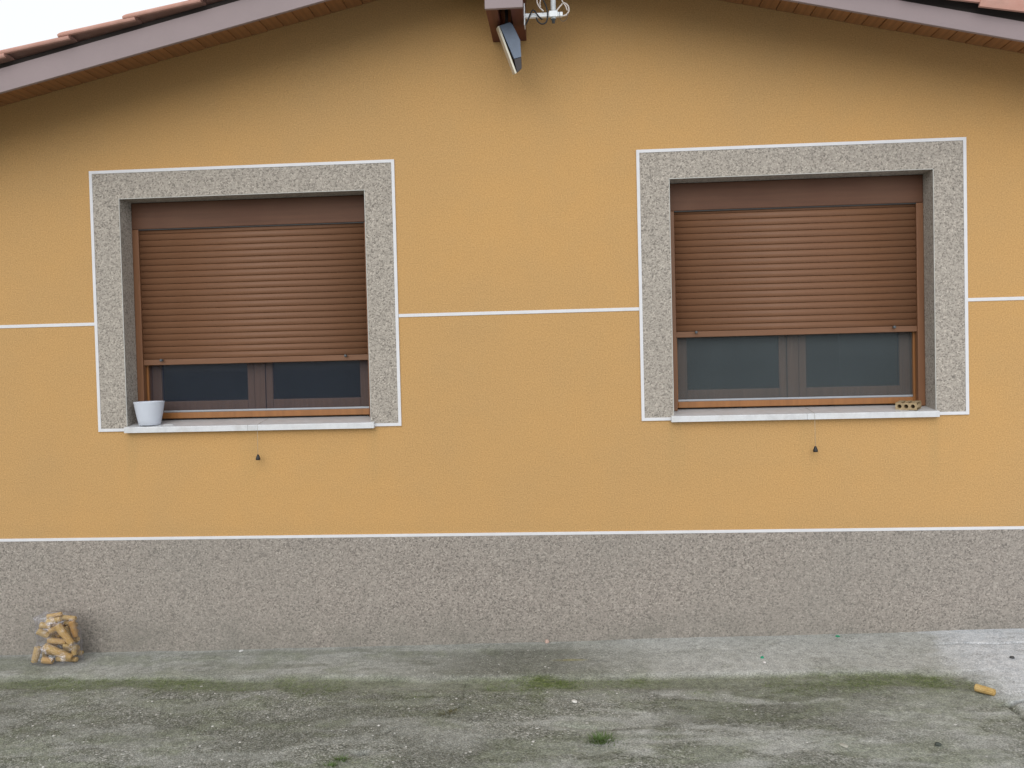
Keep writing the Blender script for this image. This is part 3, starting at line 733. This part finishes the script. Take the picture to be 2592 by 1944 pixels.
def cob(p0, p1, r, label, group, seed, taper=.8):
    p0, p1 = Vector(p0), Vector(p1); d = p1-p0
    m = cob_mesh('corn_cob', d.length, r, seed, taper); m.materials.append(COB)
    o = link(bpy.data.objects.new('corn_cob', m)); o.location = (p0+p1)/2; o.rotation_euler = d.to_track_quat('Z', 'Y').to_euler()
    return tag(o, label, 'corn cob', group)
BX, BY, BZ = -3.125, -.165, gz(-3.125, -.2)
def bp_(zx, zy, dy): return (BX+(zx-722)*.000333, BY+dy, BZ+.004+(1268-zy)*.000333)
CL = [((540, 945), (1030, 1165), 64, -.052, 'pale yellow cob lying slantwise across the front of the bag, near its base'),
      ((780, 560), (1065, 905), 60, -.046, 'orange brown cob slanting down the upper right of the bag'),
      ((425, 955), (345, 1225), 58, -.050, 'pale cob standing upright at the lower left corner of the bag'),
      ((425, 655), (610, 770), 56, -.048, 'short pale cob at the left of the bag, halfway up'),
      ((490, 1190), (690, 1215), 56, -.046, 'short yellow cob lying on the bottom front of the bag'),
      ((580, 850), (930, 880), 50, -.030, 'greyish cob lying level across the middle of the bag'),
      ((455, 560), (640, 600), 50, -.040, 'short cob below the left ear of the bag'),
      ((610, 690), (760, 620), 54, -.024, 'cob end pointing forward at the middle of the bag'),
      ((590, 505), (860, 450), 46, -.040, 'pale cob lying under the top edge of the bag'),
      ((1000, 520), (1045, 820), 50, -.012, 'brown cob standing at the upper right edge of the bag'),
      ((1050, 940), (1050, 1130), 46, -.020, 'short cob standing at the lower right edge of the bag'),
      ((690, 1205), (1090, 1215), 48, -.010, 'cob lying flat along the bottom of the bag behind the slanting one'),
      ((540, 440), (800, 395), 40, -.010, 'reddish brown cob topmost in the bag'),
      ((560, 720), (640, 1080), 54, .010, 'cob standing at the back left of the bag'),
      ((830, 640), (960, 1060), 54, .012, 'cob standing at the back right of the bag'),
      ((870, 930), (1060, 960), 44, -.034, 'short cob wedged at the right of the bag, halfway up')]
CL += [((430, 1100), (700, 1150), 62, 0.026, 'half hidden cob at the bottom left of the clear bag, behind the front cobs'), ((760, 1090), (1060, 1040), 62, 0.028, 'half hidden cob at the bottom right of the clear bag, behind the front cobs'), ((470, 880), (760, 990), 62, 0.034, 'half hidden cob at the lower left of the clear bag, behind the front cobs'), ((760, 980), (1050, 880), 62, 0.036, 'half hidden cob at the lower right of the clear bag, behind the front cobs'),
       ((470, 720), (720, 850), 62, 0.032, 'half hidden cob at the middle left of the clear bag, behind the front cobs'), ((700, 780), (1000, 760), 62, 0.038, 'half hidden cob at the middle right of the clear bag, behind the front cobs'), ((480, 620), (800, 660), 60, 0.036, 'half hidden cob at the upper left of the clear bag, behind the front cobs'), ((800, 560), (1030, 640), 60, 0.032, 'half hidden cob at the upper right of the clear bag, behind the front cobs'),
       ((470, 500), (760, 520), 56, 0.030, 'half hidden cob at the top left of the clear bag, behind the front cobs'), ((760, 480), (1040, 490), 54, 0.018, 'half hidden cob at the top right of the clear bag, behind the front cobs'), ((400, 1210), (420, 1000), 58, 0.032, 'half hidden cob at the far left foot of the clear bag, behind the front cobs'), ((860, 1140), (1090, 1160), 56, 0.034, 'half hidden cob at the far right foot of the clear bag, behind the front cobs')]
for i, (a, b, r, dy, lab) in enumerate(CL):
    cob(bp_(*a, dy), bp_(*b, dy+(.012 if i % 3 == 0 else -.006)), r*.000333*(1.26 if i < 16 else 1.05), lab, 'corn cobs in the clear bag', i)
c0 = (1.985, -.945)
cob((c0[0]-.030, c0[1]+.030, gz(*c0)+.0225), (c0[0]+.032, c0[1]-.036, gz(*c0)+.0205), .0205, 'broken yellow corn cob lying alone on the pale cement at the right', None, 99, .9)
# clear plastic bag
def bag():
    nu, nv = 64, 44; V_ = []; F = []
    outl = [(1280, 300, 1160), (1180, 315, 1120), (1060, 340, 1100), (960, 385, 1108), (860, 455, 1112), (760, 420, 1095), (660, 395, 1070), (560, 425, 1060), (480, 385, 1075), (440, 350, 1085), (400, 470, 1030), (370, 520, 960), (330, 560, 900)]
    zsx = [o[0] for o in outl][::-1]; lx = [o[1] for o in outl][::-1]; rx = [o[2] for o in outl][::-1]
    rng = np.random.RandomState(4)
    for i in range(nv+1):
        t = i/nv; zz = 1285-(1285-330)*t
        l = np.interp(zz, zsx, lx)-52; r = np.interp(zz, zsx, rx)+46
        dep = .092*(1-.45*t)*(1-max(0, (t-.8)/.2)**2*.75)*(.55+.45*min(1, t*8))
        for k in range(nu):
            a = 2*math.pi*k/nu; ca, sa = math.cos(a), math.sin(a)
            x = (l+r)/2+(r-l)/2*(abs(ca)**.8)*(1 if ca > 0 else -1)
            y = dep*(abs(sa)**.7)*(1 if sa > 0 else -1)
            cr_ = (vnoise(np.array([k/nu*18]), np.array([t*13]), 5)[0]-.5)*.020+(vnoise(np.array([k/nu*40]), np.array([t*30]), 6)[0]-.5)*.010
            p = bp_(x, zz, 0); V_.append((p[0]+ca*cr_*.4, p[1]-.018+y*(1+cr_*6), p[2]+cr_*.35*(t > .08)))
    for i in range(nv):
        for k in range(nu): F.append([i*nu+k, i*nu+(k+1) % nu, (i+1)*nu+(k+1) % nu, (i+1)*nu+k])
    F.append(list(range(nu))[::-1])
    return V_, F
g = NT('clear crinkled plastic')
tr = g.n('ShaderNodeBsdfTransparent'); tr.inputs[0].default_value = (.93, .93, .94, 1)
gl = g.n('ShaderNodeBsdfGlossy'); gl.inputs['Roughness'].default_value = .09; gl.inputs[0].default_value = (.9, .9, .95, 1)
df = g.n('ShaderNodeBsdfDiffuse'); df.inputs[0].default_value = (.6, .6, .66, 1)
g.set(gl.inputs['Normal'], g.bump(g.noise(45, 3, .6), .012))
lw = g.n('ShaderNodeLayerWeight'); lw.inputs[0].default_value = .25
m1 = g.n('ShaderNodeMixShader'); m1.inputs[0].default_value = .35; g.set(m1.inputs[1], gl.outputs[0]); g.set(m1.inputs[2], df.outputs[0])
m2 = g.n('ShaderNodeMixShader'); fac = g.math('MULTIPLY_ADD', lw.outputs['Facing'], .55, g.math('MULTIPLY_ADD', g.ramp(g.noise(15, 3, .6), [(.52, 0), (.66, 1)]), .30, .015))
g.set(m2.inputs[0], fac); g.set(m2.inputs[1], tr.outputs[0]); g.set(m2.inputs[2], m1.outputs[0]); g.set(g.out.inputs[0], m2.outputs[0])
Vb, Fb = bag(); b_ = mesh('plastic_bag', Vb, Fb, g.m, None, True)
tag(b_, 'clear crumpled plastic bag full of corn cobs standing against the plinth', 'bag')

# ------------------------------------------------------------------ small growth and litter
def blades(name, spots, mat, nseg=2):
    V_ = []; F = []
    for x, y, z, h, lean, az, wd in spots:
        dx, dy = math.cos(az), math.sin(az); px, py = -dy*wd, dx*wd; base = len(V_)
        for i in range(nseg+1):
            t = i/nseg; o = lean*h*t*t; zz = z+h*(t-.25*lean*t*t); s = 1-t*.95
            V_.append((x+dx*o-px*s, y+dy*o-py*s, zz)); V_.append((x+dx*o+px*s, y+dy*o+py*s, zz))
        for i in range(nseg): F.append([base+2*i, base+2*i+1, base+2*i+3, base+2*i+2])
    return mesh(name, V_, F, mat)
def m_leaf(name, a, b):
    g = NT(name); c = g.mix(g.noise(60, 3), a, b); return g.done(c, .6, None, .3)
GRASS = m_leaf('fresh grass', (.06, .10, .028), (.10, .165, .04)); MOSSM = m_leaf('moss', (.060, .100, .018), (.115, .165, .035)); DRY = m_leaf('dry weed', (.13, .095, .05), (.10, .11, .04))
rng = random.Random(3)
def tuft(cx_, cy_, n, rad, h, flat=.5):
    L_ = []
    for _ in range(n):
        a = rng.uniform(0, 6.283); r = rad*rng.random()**.7; x, y = cx_+r*math.cos(a), cy_+r*.6*math.sin(a)
        L_.append((x, y, 0, h*rng.uniform(.5, 1.15), rng.uniform(.3, 1.6), a+rng.uniform(-.6, .6), rng.uniform(.0012, .0026)))
    zz = fields(np.array([q[0] for q in L_]), np.array([q[1] for q in L_]))[0]
    return [(q[0], q[1], float(z_)-.003)+q[3:] for q, z_ in zip(L_, zz)]
t1 = blades('grass_tuft', tuft(.11, -1.40, 150, .055, .045)+tuft(.13, -1.42, 40, .10, .03), GRASS, 3)
tag(t1, 'small green grass tuft growing from the concrete below the middle of the wall', 'grass')
t2 = blades('weed', tuft(-.635, -1.05, 70, .045, .018)+tuft(-.60, -1.03, 25, .03, .022), DRY, 3)
tag(t2, 'small brownish dry weed growing in the crack of the concrete', 'weed')
t3 = blades('crack_weed', tuft(-1.03, -1.54, 60, .03, .03)+tuft(-1.06, -1.60, 50, .03, .025), GRASS, 3)
tag(t3, 'thin green weed at the open end of the concrete crack', 'weed')
# moss cushions in the gutter, from the moss field
px = np.random.RandomState(12).uniform(-3.9, 2.1, 60000); py = np.interp(px, GUT_X, GUT_Y)+np.random.RandomState(13).uniform(-.28, .05, 60000)
fm = fields(px, py); pick = np.random.RandomState(14).rand(60000) < np.clip((fm[1]-.35)*.5, 0, .45)
sp_ = [(float(x), float(y), float(z)-.002, rng.uniform(.004, .013), rng.uniform(.2, 1.5), rng.uniform(0, 6.28), rng.uniform(.001, .0028)) for x, y, z in zip(px[pick], py[pick], fm[0][pick])]
ms = blades('moss', sp_, MOSSM, 1); tag(ms, 'low green moss along the shallow gutter in front of the wall', 'moss', None, 'stuff')
# loose and half-embedded chips of stone in the worn concrete
def chips(n, seed):
    R = np.random.RandomState(seed); x = R.uniform(-3.9, 2.6, n*6); y = R.uniform(-2.0, -.1, n*6); f = fields(x, y)
    dens = f[4]*np.clip(.25+1.1*(fbm(x, y, 3, 91)-.35)*2, .05, 1)*(.4+.6*sm(.8, -.3, x))
    k = np.where(R.rand(n*6) < dens*.5)[0][:n]; V_ = []; F = []
    ico = [(0, 0, 1), (.9, 0, .3), (.28, .85, .35), (-.72, .52, .3), (-.72, -.52, .35), (.28, -.85, .3), (.5, .4, -.6), (-.5, .4, -.6), (0, -.7, -.6)]
    fc = [(0, 1, 2), (0, 2, 3), (0, 3, 4), (0, 4, 5), (0, 5, 1), (1, 6, 2), (2, 6, 7), (2, 7, 3), (3, 7, 4), (4, 7, 8), (4, 8, 5), (5, 8, 1), (1, 8, 6)]
    cols = []
    for i in k:
        s = .0026+.0062*R.rand()**3; a = R.rand()*6.28; fl_ = .35+.35*R.rand(); b = len(V_); st = .7+.7*R.rand()
        for vx, vy, vz in ico:
            X_ = vx*s*st; Y_ = vy*s; V_.append((x[i]+X_*math.cos(a)-Y_*math.sin(a), y[i]+X_*math.sin(a)+Y_*math.cos(a), f[0][i]+vz*s*fl_))
        F += [[b+p for p in q] for q in fc]; cols += [R.rand()]*len(ico)
    return V_, F, cols
Vc, Fc, Cc = chips(3000, 5)
g = NT('stone chips'); cc_ = g.ramp(g.attr('tone'), [(0, (.15, .145, .125)), (.5, (.24, .235, .21)), (.72, (.33, .32, .29)), (.9, (.50, .49, .46)), (1, (.66, .65, .62))])
gm = g.done(cc_, .85, None, .3)
gr = mesh('stone_chips', Vc, Fc, gm); at = gr.data.attributes.new('tone', 'FLOAT', 'POINT'); at.data.foreach_set('value', Cc)
tag(gr, 'pale stone chips showing through the worn concrete yard', 'gravel', None, 'stuff')
def pebble(x, y, s, col, name, label, cat, flat=.6, st=1.2, seed=1):
    r = random.Random(seed); bm = bmesh.new(); bmesh.ops.create_icosphere(bm, subdivisions=2, radius=s)
    for v in bm.verts: v.co = Vector((v.co.x*st, v.co.y, v.co.z*flat))*r.uniform(.8, 1.12)
    m = bpy.data.meshes.new(name); bm.to_mesh(m); bm.free(); m.materials.append(m_plain(name+' stuff', col, .8, .15, 60))
    o = link(bpy.data.objects.new(name, m)); o.location = (x, y, gz(x, y)+s*flat*.55); o.rotation_euler = (0, 0, r.uniform(0, 3)); return tag(o, label, cat)
pebble(-.16, -.022, .014, (.50, .36, .30), 'pebble', 'pinkish pebble lying against the foot of the plinth near its middle', 'pebble', .9, 1.0, 1)
pebble(-2.04, -.045, .012, (.62, .62, .60), 'pebble', 'white pebble at the foot of the plinth under the left window', 'pebble', .5, 1.5, 2)
pebble(-.0, -.93, .013, (.66, .65, .62), 'pebble', 'white stone lying in the mossy patch at the centre of the yard', 'pebble', .5, 1.4, 3)
pebble(1.035, -.475, .008, (.75, .72, .70), 'pebble', 'small white pebble on the cement apron below the green scrap', 'pebble', .6, 1.2, 4)
pebble(1.04, -.40, .010, (.02, .28, .16), 'plastic_scrap', 'small bright green plastic scrap on the cement apron under the right window', 'litter', .7, 1.1, 5)
pebble(1.55, -.06, .010, (.02, .26, .13), 'plastic_scrap', 'tiny green plastic scrap lying against the plinth under the right window', 'litter', .6, 1.4, 9)
pebble(1.54, -1.50, .013, (.06, .07, .06), 'pebble', 'dark pebble at the lower right of the yard', 'pebble', .7, 1.1, 6)
pebble(1.15, -1.49, .014, (.36, .35, .30), 'pebble', 'flat pale stone at the bottom of the yard, left of the dark pebble', 'pebble', .45, 1.6, 7)
pebble(2.33, -.50, .012, (.06, .06, .06), 'pebble', 'dark pebble on the pale cement patch above the lone cob', 'pebble', .7, 1.1, 8)
